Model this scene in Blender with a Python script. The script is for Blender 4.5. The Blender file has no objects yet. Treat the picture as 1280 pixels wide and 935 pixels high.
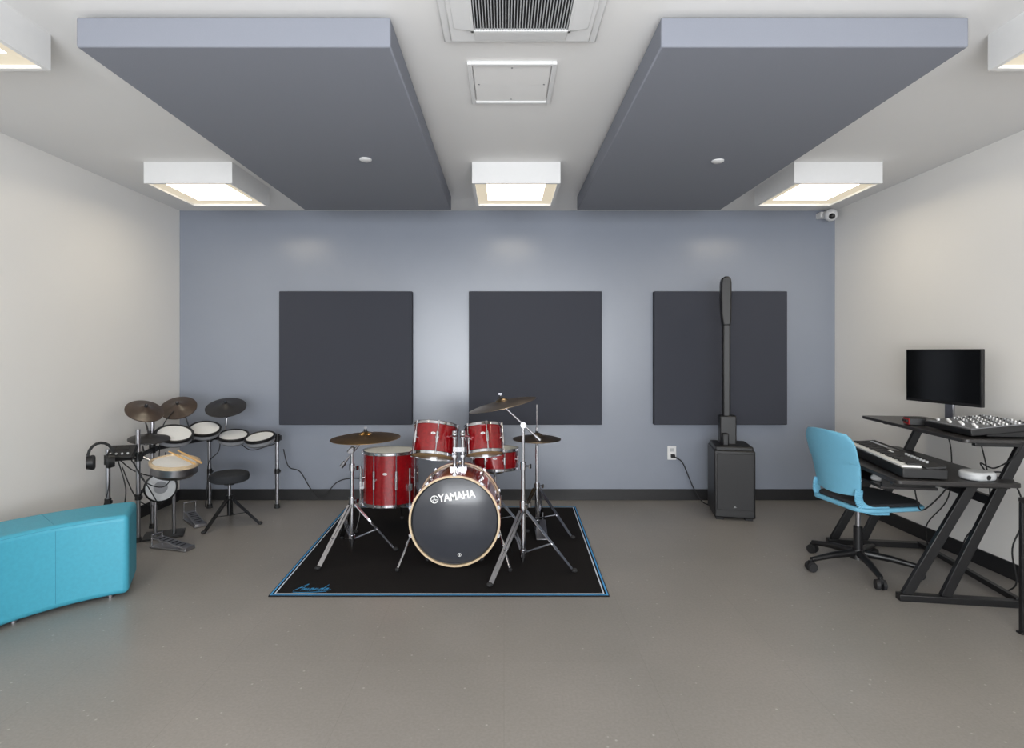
import bpy, math, random, bmesh
from mathutils import Vector, Matrix, Quaternion, Euler
random.seed(4)
sc = bpy.context.scene
COL = sc.collection
sc.view_settings.view_transform = 'Standard'
try: sc.view_settings.look = 'None'
except Exception: pass
sc.view_settings.exposure = 0.0
R = math.radians

# ------------------------------------------------------------ materials
def lin(c):
    return tuple((x/255/12.92) if x/255 <= .04045 else ((x/255+.055)/1.055)**2.4 for x in c)+(1,)

def M(name, rgb, rough=.5, metal=0, var=.06, scale=30, bump=0, bscale=200, coat=0, spec=.5, emis=None, estr=0):
    m = bpy.data.materials.new(name); m.use_nodes = True
    nt = m.node_tree; b = nt.nodes['Principled BSDF']
    tc = nt.nodes.new('ShaderNodeTexCoord')
    n = nt.nodes.new('ShaderNodeTexNoise'); n.inputs['Scale'].default_value = scale; n.inputs['Detail'].default_value = 3
    nt.links.new(tc.outputs['Object'], n.inputs['Vector'])
    cr = nt.nodes.new('ShaderNodeValToRGB')
    c = lin(rgb)
    cr.color_ramp.elements[0].position = .3; cr.color_ramp.elements[1].position = .7
    cr.color_ramp.elements[0].color = tuple(x*(1-var) for x in c[:3])+(1,)
    cr.color_ramp.elements[1].color = tuple(min(1, x*(1+var)) for x in c[:3])+(1,)
    nt.links.new(n.outputs['Fac'], cr.inputs['Fac'])
    nt.links.new(cr.outputs['Color'], b.inputs['Base Color'])
    b.inputs['Roughness'].default_value = rough
    b.inputs['Metallic'].default_value = metal
    b.inputs['Specular IOR Level'].default_value = spec
    if coat:
        b.inputs['Coat Weight'].default_value = coat; b.inputs['Coat Roughness'].default_value = .05
    if bump:
        n2 = nt.nodes.new('ShaderNodeTexNoise'); n2.inputs['Scale'].default_value = bscale
        nt.links.new(tc.outputs['Object'], n2.inputs['Vector'])
        bp = nt.nodes.new('ShaderNodeBump'); bp.inputs['Strength'].default_value = bump; bp.inputs['Distance'].default_value = .002
        nt.links.new(n2.outputs['Fac'], bp.inputs['Height']); nt.links.new(bp.outputs['Normal'], b.inputs['Normal'])
    if emis:
        b.inputs['Emission Color'].default_value = (*emis, 1); b.inputs['Emission Strength'].default_value = estr
    return m

m_white = M('wall_paint_white', (228,226,223), .40, var=.01, scale=2, bump=.08, bscale=300)
m_ceil = M('ceiling_paint', (222,221,220), .8, var=.01, scale=2)
m_blue = M('wall_paint_blue_grey', (132,138,150), .27, var=.015, scale=3, bump=.08, bscale=250, spec=.6)
m_base = M('baseboard_rubber', (30,30,32), .45)
m_panel = M('acoustic_fabric_charcoal', (62,64,72), .95, var=.05, scale=400, bump=.4, bscale=900, spec=.2)
m_cloud = M('acoustic_fabric_grey', (127,130,139), .95, var=.04, scale=300, bump=.3, bscale=900, spec=.2)
m_fix = M('fixture_white_metal', (216,216,216), .4, var=.01)
m_glow = M('diffuser_glow', (255,250,235), .6, emis=(1.0,.88,.68), estr=10)
m_glow2 = M('diffuser_band_glow', (120,116,104), .6, emis=(1.0,.88,.68), estr=.62)
m_plastic = M('white_plastic', (215,215,215), .35, var=.01)
m_grilledark = M('grille_dark', (34,34,36), .6)
m_black = M('black_plastic', (19,19,21), .45)
m_blackm = M('black_powder_coat', (18,18,20), .38)
m_rubber = M('black_rubber', (28,28,30), .7)
m_chrome = M('chrome', (190,190,194), .16, 1, var=.03)
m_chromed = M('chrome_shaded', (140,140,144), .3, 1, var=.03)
m_steel = M('brushed_steel', (165,165,170), .3, 1, var=.06)
m_red = M('red_lacquer', (128,3,12), .22, .1, var=.22, scale=60, coat=.7, spec=.35)
m_bronze = M('cymbal_bronze', (175,136,82), .28, 1, var=.15, scale=12)
m_bronzed = M('cymbal_dark_bronze', (132,114,92), .3, 1, var=.2, scale=12)
m_head = M('drumhead_white', (225,224,215), .5, var=.02)
m_clearh = M('drumhead_amber', (200,170,120), .3, var=.1)
m_headblk = M('drumhead_black', (60,62,68), .22, var=.03)
m_wood = M('hoop_wood', (200,178,146), .35, var=.12, coat=.6)
m_rug = M('rug_black', (30,28,28), .95, var=.25, scale=250, bump=.5, bscale=700, spec=.1)
m_rugb = M('rug_blue', (78,150,205), .9, spec=.1)
m_rugs = M('rug_script_blue', (62,128,170), .9, spec=.1)
m_rugw = M('rug_white', (200,210,222), .9, spec=.1)
m_teal = M('teal_vinyl', (64,154,178), .5, var=.04, scale=60, bump=.15, bscale=500)
m_seam = M('teal_piping', (46,124,148), .6)
m_chairb = M('chair_blue_plastic', (108,170,197), .38, var=.02)
m_chairp = M('seat_black_fabric', (34,36,40), .9, var=.1, scale=200)
m_desk = M('desk_black_laminate', (40,38,38), .35, var=.08, scale=20)
m_screen = M('screen_glass', (8,9,10), .12, var=.02)
m_mesh = M('mesh_head_white', (222,222,220), .7, var=.04, scale=300)
m_grey = M('grey_plastic', (120,122,126), .5)
m_lgrey = M('light_grey_plastic', (176,178,180), .45)
m_stick = M('stick_hickory', (205,165,110), .5, var=.1)
m_wht = M('print_white', (240,240,240), .5, var=.01)
m_keyw = M('key_white', (225,225,222), .3, var=.01)
m_redp = M('red_plastic', (170,25,25), .4)
m_rubpad = M('rubber_cymbal_pad', (36,34,34), .42, var=.1)
m_rubbrn = M('rubber_cymbal_sheen', (62,50,42), .3, var=.2)  # black rubber with its brownish reflection put into the base colour

# floor : speckled vinyl tile
m_floor = bpy.data.materials.new('vinyl_floor'); m_floor.use_nodes = True
nt = m_floor.node_tree; b = nt.nodes['Principled BSDF']
tc = nt.nodes.new('ShaderNodeTexCoord')
def node(t): return nt.nodes.new(t)
n1 = node('ShaderNodeTexNoise'); n1.inputs['Scale'].default_value = 1.3; n1.inputs['Detail'].default_value = 4
n2 = node('ShaderNodeTexNoise'); n2.inputs['Scale'].default_value = 90; n2.inputs['Detail'].default_value = 4
vo = node('ShaderNodeTexVoronoi'); vo.inputs['Scale'].default_value = 14
for n in (n1, n2, vo): nt.links.new(tc.outputs['Object'], n.inputs['Vector'])
r1 = node('ShaderNodeValToRGB'); r1.color_ramp.elements[0].color = lin((131,127,122)); r1.color_ramp.elements[1].color = lin((139,134,129))
r1.color_ramp.elements[0].position = .35; r1.color_ramp.elements[1].position = .65
nt.links.new(n1.outputs['Fac'], r1.inputs['Fac'])
mx = node('ShaderNodeMixRGB'); mx.blend_type = 'OVERLAY'; mx.inputs['Fac'].default_value = .18
nt.links.new(r1.outputs['Color'], mx.inputs['Color1']); nt.links.new(n2.outputs['Fac'], mx.inputs['Color2'])
r2 = node('ShaderNodeValToRGB'); r2.color_ramp.elements[0].color = (1,1,1,1); r2.color_ramp.elements[1].color = (0,0,0,1)
r2.color_ramp.elements[0].position = .04; r2.color_ramp.elements[1].position = .08
nt.links.new(vo.outputs['Distance'], r2.inputs['Fac'])
mu = node('ShaderNodeMath'); mu.operation = 'MULTIPLY'; mu.inputs[1].default_value = .5
nt.links.new(r2.outputs['Color'], mu.inputs[0])
mx2 = node('ShaderNodeMixRGB'); mx2.inputs['Color2'].default_value = lin((190,186,180))
nt.links.new(mu.outputs[0], mx2.inputs['Fac']); nt.links.new(mx.outputs['Color'], mx2.inputs['Color1'])
br = node('ShaderNodeTexBrick'); br.offset = 0; br.inputs['Scale'].default_value = 1
br.inputs['Color1'].default_value = (1,1,1,1); br.inputs['Color2'].default_value = (.97,.97,.97,1); br.inputs['Mortar'].default_value = (.86,.86,.86,1)
br.inputs['Mortar Size'].default_value = .0012; br.inputs['Brick Width'].default_value = .61; br.inputs['Row Height'].default_value = .61
nt.links.new(tc.outputs['Object'], br.inputs['Vector'])
mx3 = node('ShaderNodeMixRGB'); mx3.blend_type = 'MULTIPLY'; mx3.inputs['Fac'].default_value = 1
nt.links.new(mx2.outputs['Color'], mx3.inputs['Color1']); nt.links.new(br.outputs['Color'], mx3.inputs['Color2'])
nt.links.new(mx3.outputs['Color'], b.inputs['Base Color'])
b.inputs['Roughness'].default_value = .38; b.inputs['Specular IOR Level'].default_value = .4
bp = node('ShaderNodeBump'); bp.inputs['Strength'].default_value = .05; bp.inputs['Distance'].default_value = .002
nt.links.new(n2.outputs['Fac'], bp.inputs['Height']); nt.links.new(bp.outputs['Normal'], b.inputs['Normal'])

# ------------------------------------------------------------ mesh builder
def zto(axis):
    a = Vector(axis).normalized()
    return Vector((0,0,1)).rotation_difference(a).to_matrix().to_4x4()

def spline(pts, n=8):
    pts = [Vector(p) for p in pts]
    out = []
    P = [pts[0]]+pts+[pts[-1]]
    for i in range(1, len(P)-2):
        for k in range(n):
            t = k/n
            a, b_, c, d = P[i-1], P[i], P[i+1], P[i+2]
            out.append(.5*((2*b_)+(c-a)*t+(2*a-5*b_+4*c-d)*t*t+(3*b_-a-3*c+d)*t**3))
    out.append(pts[-1])
    return out

class MB:
    def __init__(s, mat, org=(0,0,0)):
        s.v=[]; s.f=[]; s.mi=[]; s.mats=[mat]; s.org=Vector(org)
    def _m(s, mat):
        if mat is None: return 0
        if mat not in s.mats: s.mats.append(mat)
        return s.mats.index(mat)
    def add(s, vs, fs, mat=None):
        o=len(s.v); i=s._m(mat)
        s.v += [Vector(v)-s.org for v in vs]
        s.f += [tuple(o+k for k in f) for f in fs]
        s.mi += [i]*len(fs)
        return s
    def box(s, c, size, rot=None, mat=None):
        m = Matrix.Translation(c)
        if rot is not None:
            m = m @ (rot.to_4x4() if isinstance(rot, Matrix) else Euler(rot).to_matrix().to_4x4())
        hx,hy,hz=[q/2 for q in size]
        vs=[m@Vector(p) for p in [(-hx,-hy,-hz),(hx,-hy,-hz),(hx,hy,-hz),(-hx,hy,-hz),(-hx,-hy,hz),(hx,-hy,hz),(hx,hy,hz),(-hx,hy,hz)]]
        return s.add(vs,[(0,3,2,1),(4,5,6,7),(0,1,5,4),(1,2,6,5),(2,3,7,6),(3,0,4,7)],mat)
    def bar(s, p1, p2, w, h, mat=None, up=(0,0,1)):
        p1=Vector(p1); p2=Vector(p2); d=p2-p1; L=d.length; z=d.normalized()
        u=Vector(up)
        if abs(u.dot(z))>.99: u=Vector((0,1,0))
        x=u.cross(z).normalized(); y=z.cross(x)
        m=Matrix((x,y,z)).transposed()
        return s.box((p1+p2)/2,(w,h,L),m,mat)
    def lathe(s, prof, mtx=None, seg=32, mat=None):
        m = mtx or Matrix()
        rings=[]; vs=[]; fs=[]
        for r,z in prof:
            if r < 1e-6:
                rings.append([len(vs)]); vs.append(m@Vector((0,0,z)))
            else:
                rings.append(list(range(len(vs),len(vs)+seg)))
                vs += [m@Vector((r*math.cos(2*math.pi*k/seg), r*math.sin(2*math.pi*k/seg), z)) for k in range(seg)]
        for a,b_ in zip(rings,rings[1:]):
            if len(a)==1 and len(b_)==1: continue
            for k in range(seg):
                k2=(k+1)%seg
                if len(a)==1: fs.append((a[0],b_[k2],b_[k]))
                elif len(b_)==1: fs.append((a[k],a[k2],b_[0]))
                else: fs.append((a[k],a[k2],b_[k2],b_[k]))
        return s.add(vs,fs,mat)
    def cyl(s, p1, p2, r, r2=None, seg=20, mat=None):
        p1=Vector(p1); p2=Vector(p2); r2=r if r2 is None else r2; L=(p2-p1).length
        return s.lathe([(0,0),(r,0),(r2,L),(0,L)], Matrix.Translation(p1)@zto(p2-p1), seg, mat)
    def torus(s, c, axis, Rr, r, seg=40, mat=None):
        return s.lathe([(Rr+r*math.cos(a),r*math.sin(a)) for a in [2*math.pi*k/8 for k in range(9)]], Matrix.Translation(c)@zto(axis), seg, mat)
    def sph(s, c, r, sc_=(1,1,1), seg=16, mat=None):
        n=seg//2
        return s.lathe([(r*math.sin(math.pi*k/n) if 0<k<n else 0, -r*math.cos(math.pi*k/n)) for k in range(n+1)], Matrix.Translation(c)@Matrix.Diagonal((*sc_,1)), seg, mat)
    def tube(s, pts, r, seg=8, mat=None):
        pts=[Vector(p) for p in pts]; n=len(pts)
        vs=[]; fs=[]; u=None
        for i,p in enumerate(pts):
            t=(pts[min(i+1,n-1)]-pts[max(i-1,0)]).normalized()
            if u is None: u=t.orthogonal().normalized()
            else:
                u=(u-t*u.dot(t)); u = u.normalized() if u.length>1e-6 else t.orthogonal().normalized()
            w=t.cross(u)
            rr = r[i] if isinstance(r,(list,tuple)) else r
            vs += [p+rr*(math.cos(2*math.pi*k/seg)*u+math.sin(2*math.pi*k/seg)*w) for k in range(seg)]
        for i in range(n-1):
            for k in range(seg):
                k2=(k+1)%seg
                fs.append((i*seg+k,i*seg+k2,(i+1)*seg+k2,(i+1)*seg+k))
        fs.append(tuple(range(seg))[::-1]); fs.append(tuple((n-1)*seg+k for k in range(seg)))
        return s.add(vs,fs,mat)
    def prism(s, poly, h, mtx=None, mat=None):
        m=mtx or Matrix(); n=len(poly)
        vs=[m@Vector((x,y,0)) for x,y in poly]+[m@Vector((x,y,h)) for x,y in poly]
        fs=[tuple(range(n))[::-1],tuple(range(n,2*n))]+[(k,(k+1)%n,n+(k+1)%n,n+k) for k in range(n)]
        return s.add(vs,fs,mat)
    def obj(s, name, parent=None, bevel=0, bseg=2, smooth=True, label=None, solid=0, loc=None, rot=None):
        me=bpy.data.meshes.new(name)
        me.from_pydata([tuple(v) for v in s.v],[],s.f)
        for m in s.mats: me.materials.append(m)
        me.polygons.foreach_set('material_index', s.mi)
        me.update()
        bm=bmesh.new(); bm.from_mesh(me); bmesh.ops.recalc_face_normals(bm,faces=bm.faces); bm.to_mesh(me); bm.free()
        if smooth:
            me.polygons.foreach_set('use_smooth',[True]*len(me.polygons))
            me.set_sharp_from_angle(angle=R(38))
        o=bpy.data.objects.new(name,me); COL.objects.link(o)
        if parent: o.parent=parent
        if loc is not None: o.location=loc
        if rot is not None: o.rotation_euler=rot
        if solid:
            d=o.modifiers.new('solid','SOLIDIFY'); d.thickness=solid; d.offset=0
        if bevel:
            d=o.modifiers.new('bevel','BEVEL'); d.width=bevel; d.segments=bseg; d.limit_method='ANGLE'; d.angle_limit=R(40)
        if label: o['label']=label
        return o

def root(name, loc, label, cat, rot=0, group=None):
    e=bpy.data.objects.new(name,None); COL.objects.link(e)
    e.location=loc; e.rotation_euler=(0,0,rot); e.empty_display_size=.1
    e['label']=label; e['category']=cat
    if group: e['group']=group
    return e
def top(o, label, cat, group=None):
    o['label']=label; o['category']=cat
    if group: o['group']=group
    return o
def struct(o): o['kind']='structure'; return o

def text(body, size, mat, parent, mtx, shear=0, depth=.0008, name='lettering', spacing=1.0, bold=0):
    c=bpy.data.curves.new('t','FONT'); c.body=body; c.size=size; c.shear=shear; c.extrude=depth; c.align_x='CENTER'; c.align_y='CENTER'
    c.space_character=spacing; c.offset=bold
    t=bpy.data.objects.new('t',c); COL.objects.link(t)
    dg=bpy.context.evaluated_depsgraph_get(); dg.update()
    me=bpy.data.meshes.new_from_object(t.evaluated_get(dg))
    bpy.data.objects.remove(t)
    me.transform(mtx); me.materials.clear(); me.materials.append(mat)
    o=bpy.data.objects.new(name,me); COL.objects.link(o); o.parent=parent
    return o

# ------------------------------------------------------------ room
XL,XR,YB,YF,H = -2.96,3.02,5.11,-2.6,2.64
struct(MB(m_floor).box(((XL+XR)/2,(YB+YF)/2,-.05),(XR-XL+.4,YB-YF+.4,.1)).obj('floor',smooth=False))
struct(MB(m_ceil).box(((XL+XR)/2,(YB+YF)/2,H+.05),(XR-XL+.4,YB-YF+.4,.1)).obj('ceiling',smooth=False))
struct(MB(m_blue).box(((XL+XR)/2,YB+.05,H/2),(XR-XL,.1,H)).obj('wall_back',smooth=False))
struct(MB(m_white).box((XL-.05,(YB+YF)/2,H/2),(.1,YB-YF+.2,H)).obj('wall_left',smooth=False))
struct(MB(m_white).box((XR+.05,(YB+YF)/2,H/2),(.1,YB-YF+.2,H)).obj('wall_right',smooth=False))
wf=MB(m_white)
wx0,wx1,wz0,wz1=-2.4,2.4,.6,2.4
wf.box(((XL+wx0)/2,YF-.05,H/2),(wx0-XL,.1,H)).box(((XR+wx1)/2,YF-.05,H/2),(XR-wx1,.1,H))
wf.box((0,YF-.05,wz0/2),(wx1-wx0,.1,wz0)).box((0,YF-.05,(H+wz1)/2),(wx1-wx0,.1,H-wz1))
struct(wf.obj('wall_front',smooth=False))
wn=MB(m_blackm)
for x in (-2.38,-.8,.8,2.38): wn.box((x,YF-.05,(wz0+wz1)/2),(.05,.06,wz1-wz0))
for z in (wz0+.025,wz1-.025): wn.box((0,YF-.05,z),(4.8,.06,.05))
struct(wn.obj('window_1',smooth=False))
struct(MB(m_base).box(((XL+XR)/2,YB-.006,.05),(XR-XL,.012,.10)).obj('baseboard_back',smooth=False,bevel=.002))
struct(MB(m_base).box((XL+.006,(YB+YF)/2-.01,.05),(.012,YB-YF-.03,.10)).obj('baseboard_left',smooth=False,bevel=.002))
struct(MB(m_base).box((XR-.006,(YB+YF)/2-.01,.05),(.012,YB-YF-.03,.10)).obj('baseboard_right',smooth=False,bevel=.002))

# ------------------------------------------------------------ ceiling clouds
for x0,x1,sp in ((-1.62,-.43,(-.829,3.354)),(.595,1.76,(1.29,3.38))):
    y0,y1,z0,z1=2.12,4.56,2.505,2.618
    r=root('ceiling_acoustic_panel',((x0+x1)/2,(y0+y1)/2,z0),'large grey fabric acoustic cloud hung just under the ceiling','acoustic panel',group='grey ceiling clouds')
    MB(m_cloud,r.location).box(((x0+x1)/2,(y0+y1)/2,(z0+z1)/2),(x1-x0,y1-y0,z1-z0)).obj('fabric_panel',r,bevel=.006)
    for dy in (0,-.8,.8):
        MB(m_steel,r.location).box(((x0+x1)/2,(y0+y1)/2+dy,(z1+H)/2),(x1-x0-.3,.06,H-z1)).obj('mounting_rail',r)
    x,y=sp
    MB(m_plastic,r.location).lathe([(0,0),(.036,0),(.036,-.006),(.026,-.012),(0,-.012)],Matrix.Translation((x,y,2.505)),24).obj('sprinkler_cap',r,label='small white round sprinkler cover')

# ------------------------------------------------------------ wall panels
for x0 in (-2.03,-.317,1.356):
    o=MB(m_panel,(x0+.6,5.08,1.29)).box((x0+.6,5.08,1.295),(1.2,.06,1.205)).obj('wall_acoustic_panel',bevel=.006,loc=(x0+.6,5.08,1.29))
    top(o,'square charcoal fabric acoustic panel on the blue-grey wall','acoustic panel','square wall panels')

# ------------------------------------------------------------ light fixtures
fx=[(-2.445,3.80),(-.217,3.80),(1.97,3.80),(-2.445,1.68),(1.97,1.68),(-2.445,-.6),(-.217,-.6),(1.97,-.6)]
for x,y in fx:
    zb=2.495; cx,cy=x+.3,y+.3
    r=root('ceiling_light',(cx,cy,zb),'square white ceiling light with a glowing cream diffuser','ceiling light',group='square ceiling lights')
    f=MB(m_fix,r.location); t=.02
    for sx in (-1,1):
        f.box((cx+sx*(.3-t/2),cy,(zb+H)/2),(t,.6,H-zb)); f.box((cx,cy+sx*(.3-t/2),(zb+H)/2),(.6-2*t,t,H-zb))
    f.obj('housing',r,smooth=False)
    a=.28; c_=.205
    g=MB(m_glow2,r.location)
    vs=[(cx-a,cy-a,zb+.014),(cx+a,cy-a,zb+.014),(cx+a,cy+a,zb+.014),(cx-a,cy+a,zb+.014),(cx-c_,cy-c_,zb+.022),(cx+c_,cy-c_,zb+.022),(cx+c_,cy+c_,zb+.022),(cx-c_,cy+c_,zb+.022)]
    g.add(vs,[(0,1,5,4),(1,2,6,5),(2,3,7,6),(3,0,4,7)])
    g.obj('diffuser_rim',r,smooth=False)
    MB(m_glow,r.location).box((cx,cy,zb+.024),(2*c_,2*c_,.004)).obj('diffuser',r,smooth=False)

# ------------------------------------------------------------ AC cassette + access panel
cx,cy,z=.065,1.985,H
r=root('air_conditioner',(cx,cy,H),'white ceiling cassette air conditioner with a dark slatted grille','air conditioner')
c0=MB(m_plastic,r.location)
c0.box((cx,cy,z-.012),(.62,.62,.024)); c0.box((cx,cy,z-.03),(.56,.56,.014))
c0.obj('body',r,bevel=.006)
for sx,sy in ((1,0),(-1,0),(0,1),(0,-1)):
    f=MB(m_plastic,r.location)
    f.box((cx+sx*.225,cy+sy*.225,z-.041),(.07 if sx else .36,.36 if sx else .07,.008),(0,-sx*.12,0) if sx else (sy*.12,0,0))
    f.obj('louver_flap',r,bevel=.002)
MB(m_grilledark,r.location).box((cx,cy,z-.0375),(.37,.37,.001)).obj('grille_recess',r)
g=MB(m_lgrey,r.location)
for k in range(34): g.box((cx-.176+k*.0107,cy,z-.043),(.0035,.36,.008))
for s_ in (-1,1):
    g.box((cx+s_*.187,cy,z-.043),(.01,.384,.012),mat=m_plastic); g.box((cx,cy+s_*.187,z-.043),(.384,.01,.012),mat=m_plastic)
g.obj('grille',r)
r=root('ceiling_access_panel',(.036,2.67,H),'white square access hatch set in the ceiling','access panel')
g=MB(m_plastic,r.location); a=.2
for s_ in (-1,1):
    g.box((.036+s_*(a-.01),2.68,H-.008),(.02,2*a,.016)); g.box((.036,2.68+s_*(a-.01),H-.008),(2*a-.04,.02,.016))
g.obj('frame',r,bevel=.002)
MB(m_ceil,r.location).box((.036,2.68,H-.005),(.35,.35,.008)).obj('hatch',r,bevel=.001)
for sx,sy in ((0,.155),(.155,0),(-.155,0),(0,-.155)): MB(m_steel,r.location).cyl((.036+sx,2.68+sy,H-.008),(.036+sx,2.68+sy,H-.011),.004).obj('latch',r)

# ------------------------------------------------------------ security camera
r=root('security_camera',(2.90,5.0,2.60),'small white dome security camera in the wall corner','security camera')
MB(m_plastic,r.location).box((2.90,5.07,2.585),(.11,.08,.05)).cyl((2.90,5.04,2.58),(2.90,4.98,2.575),.04).obj('bracket',r,bevel=.004)
MB(m_plastic,r.location).sph((2.90,4.965,2.565),.055).obj('housing',r)
MB(m_black,r.location).sph((2.885,4.925,2.545),.026).obj('lens',r)

# ------------------------------------------------------------ wall outlet + cable
r=root('wall_outlet',(1.53,5.105,.43),'white duplex wall outlet with a black plug','outlet')
MB(m_plastic,r.location).box((1.53,5.106,.43),(.08,.008,.125)).obj('cover_plate',r,bevel=.003)
for dz in (-.025,.028):
    MB(m_lgrey,r.location).box((1.53,5.10,.43+dz),(.034,.005,.03)).obj('socket',r,bevel=.002)
pc=MB(m_rubber,(1.535,5.08,.405)).box((1.535,5.085,.405),(.03,.035,.03))
pc.tube(spline([(1.535,5.07,.405),(1.60,5.03,.36),(1.66,5.02,.22),(1.70,5.0,.12),(1.75,4.95,.03),(1.80,4.88,.012)]),.005)
top(pc.obj('power_cable',loc=(1.535,5.08,.405)),'black power cable from the wall outlet to the speaker','cable')

# ------------------------------------------------------------ column speaker
rs=R(-12)
r=root('column_speaker',(1.885,4.66,0),'tall black column loudspeaker on a subwoofer base','speaker',rot=rs)
MB(m_black).box((0,0,.29),(.31,.38,.54)).box((0,-.0,.57),(.29,.34,.04)).obj('subwoofer_cabinet',r,bevel=.012,bseg=3)
MB(m_grilledark).box((0,-.193,.31),(.275,.01,.45)).obj('speaker_grille',r,bevel=.003)
for sx in (-1,1):
    for sy in (-1,1): MB(m_rubber).box((sx*.11,sy*.14,.012),(.06,.06,.024)).obj('foot',r,bevel=.004)
MB(m_black).box((-.02,.04,.70),(.13,.12,.24)).box((-.05,.0,.63),(.05,.16,.10)).obj('column_mount',r,bevel=.010)
MB(m_black).box((-.03,.03,1.21),(.060,.080,.80)).obj('column_pole',r,bevel=.012,bseg=3)
hp=[(-.030,1.57),(.030,1.57),(.036,1.63),(.038,1.80),(.038,1.93),(.032,1.965),(.012,1.98),(-.015,1.98),(-.038,1.965),(-.046,1.92),(-.047,1.80),(-.042,1.66)]
MB(m_black).prism(hp,.09,Matrix.Translation((-.03,.075,0))@Matrix.Rotation(R(90),4,'X')).obj('array_head',r,bevel=.012,bseg=3)
text('JBL',.016,m_lgrey,r,Matrix.Translation((-.0,-.1988,.112))@Matrix.Rotation(R(90),4,'X'),name='lettering')
MB(m_grilledark).cyl((.154,.05,.42),(.158,.05,.42),.04).obj('control_dial',r)
MB(m_grilledark).cyl((.154,.05,.3),(.158,.05,.3),.02).obj('control_dial',r)

# ------------------------------------------------------------ rug
r=root('drum_rug',(-.36,3.97,0),'black drum rug with a blue and white border line','rug')
Q=[(-1.30,3.085),(.582,3.085),(.625,4.87),(-1.37,4.87)]
def inset(q,d):
    c=Vector((sum(p[0] for p in q)/4,sum(p[1] for p in q)/4))
    return [(p[0]+(d if p[0]<c.x else -d), p[1]+(d if p[1]<c.y else -d)) for p in q]
MB(m_rug,r.location).prism(Q,.007).obj('rug_pile',r,bevel=.002)
def strip(q,d0,d1,z,mat,nm):
    a=inset(q,d0); b_=inset(q,d1)
    vs=[(x,y,z) for x,y in a]+[(x,y,z) for x,y in b_]
    MB(mat,r.location).add(vs,[(k,(k+1)%4,4+(k+1)%4,4+k) for k in range(4)]).obj(nm,r,smooth=False)
strip(Q,.005,.014,.0074,m_rugb,'border_stripe')
strip(Q,.024,.031,.0074,m_rugw,'border_stripe')
W=.076
strokes=[[(0,0),(.2,.45),(.42,.95),(.5,1.0),(.48,.5),(.5,.02)],[(.1,.38),(.3,.44),(.56,.42)],
 [(.56,.08),(.66,.4),(.68,.05),(.78,.4),(.84,.05),(.92,.4),(.98,.05),(1.1,.2),(1.28,.4),(1.14,.36),(1.12,.06),(1.26,.08),(1.31,.4),(1.34,.05),(1.44,.3),(1.47,.4),(1.48,.05),(1.58,.38),(1.66,.3),(1.68,.05),(1.8,.2),(1.98,.38),(1.83,.35),(1.82,.06),(1.96,.1),(2.08,.95),(2.04,.05),(2.18,.2),(2.36,.4),(2.22,.35),(2.2,.06),(2.34,.1),(2.4,.4),(2.42,.05),(2.65,.2)],
 [(.1,-.22),(.9,-.28),(1.8,-.2),(2.5,-.1)]]
lt=MB(m_rugs,r.location)
for s_ in strokes:
    lt.tube(spline([(-1.185+W*(x+.25*y),3.150+W*y*1.15,.0078) for x,y in s_],5),.0013,seg=6)
lt.obj('lettering',r)

# ------------------------------------------------------------ drums
def cyl_drum(r, c, axis, rad, depth, nl, shell_name='shell', topm=None, botm=None, hoopw=.012, org=(0,0,0), parent_is_part=False, hoopproj=.006, rotz=0):
    c=Vector(c); ax=Vector(axis).normalized(); mtx=Matrix.Translation(c)@zto(ax)@Matrix.Rotation(rotz,4,'Z')
    hoopm=m_chrome
    sh=MB(m_red,org)
    sh.lathe([(rad-.006,-depth/2+.008),(rad,-depth/2+.008),(rad,depth/2-.008),(rad-.006,depth/2-.008),(rad-.006,-depth/2+.008)],mtx,56)
    so=sh.obj(shell_name,r)
    par = so if parent_is_part else r
    for s_,hm in ((1,topm or m_head),(-1,botm or m_clearh)):
        z=s_*(depth/2-.004)
        MB(hm,org).lathe([(0,z+s_*.002),(rad-.004,z+s_*.002),(rad+.001,z-s_*.001)],mtx,56).obj('drumhead',par)
        z=s_*(depth/2-hoopw/2)
        MB(hoopm,org).lathe([(rad+.003,z-hoopw*.9),(rad+hoopproj+.006,z-hoopw*.9),(rad+hoopproj+.001,z-hoopw*.7),(rad+hoopproj+.001,z+hoopw*.7),(rad+hoopproj+.006,z+hoopw*.9),(rad+.001,z+hoopw*.9),(rad+.003,z-hoopw*.9)],mtx,56).obj('hoop',par)
    for k in range(nl):
        a=2*math.pi*(k+.5)/nl
        d=Vector((math.cos(a),math.sin(a),0))
        l=MB(m_chrome,org)
        for s_ in (-1,1):
            l.cyl(mtx@(d*(rad+.014)+Vector((0,0,s_*depth*.12))),mtx@(d*(rad+.014)+Vector((0,0,s_*(depth/2-.001)))),.0036,seg=8)
            l.cyl(mtx@(d*(rad+.013)+Vector((0,0,s_*(depth/2+.006)))),mtx@(d*(rad+.013)+Vector((0,0,s_*(depth/2-.014)))),.007,seg=8)
        l.cyl(mtx@(d*(rad+.013)+Vector((0,0,-depth*.17))),mtx@(d*(rad+.013)+Vector((0,0,depth*.17))),.0095,seg=10)
        l.cyl(mtx@(d*(rad-.001)),mtx@(d*(rad+.012)),.012,seg=10)
        l.obj('lug',par)
    loc=mtx.inverted()@Vector((c.x,c.y-5,c.z)); a=math.atan2(loc.y,loc.x)
    bm_=mtx@Matrix.Rotation(a,4,'Z')@Matrix.Translation((rad+.0005,0,depth*.12))@Matrix.Rotation(R(90),4,'Y')@Matrix.Diagonal((.7,1.3,1,1))
    MB(m_wht,org).lathe([(0,.0015),(.011,.0015),(.012,0)],bm_,20).lathe([(.004,.002),(.007,.002)],bm_,16,mat=m_black).obj('badge',par)
    return so

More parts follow.
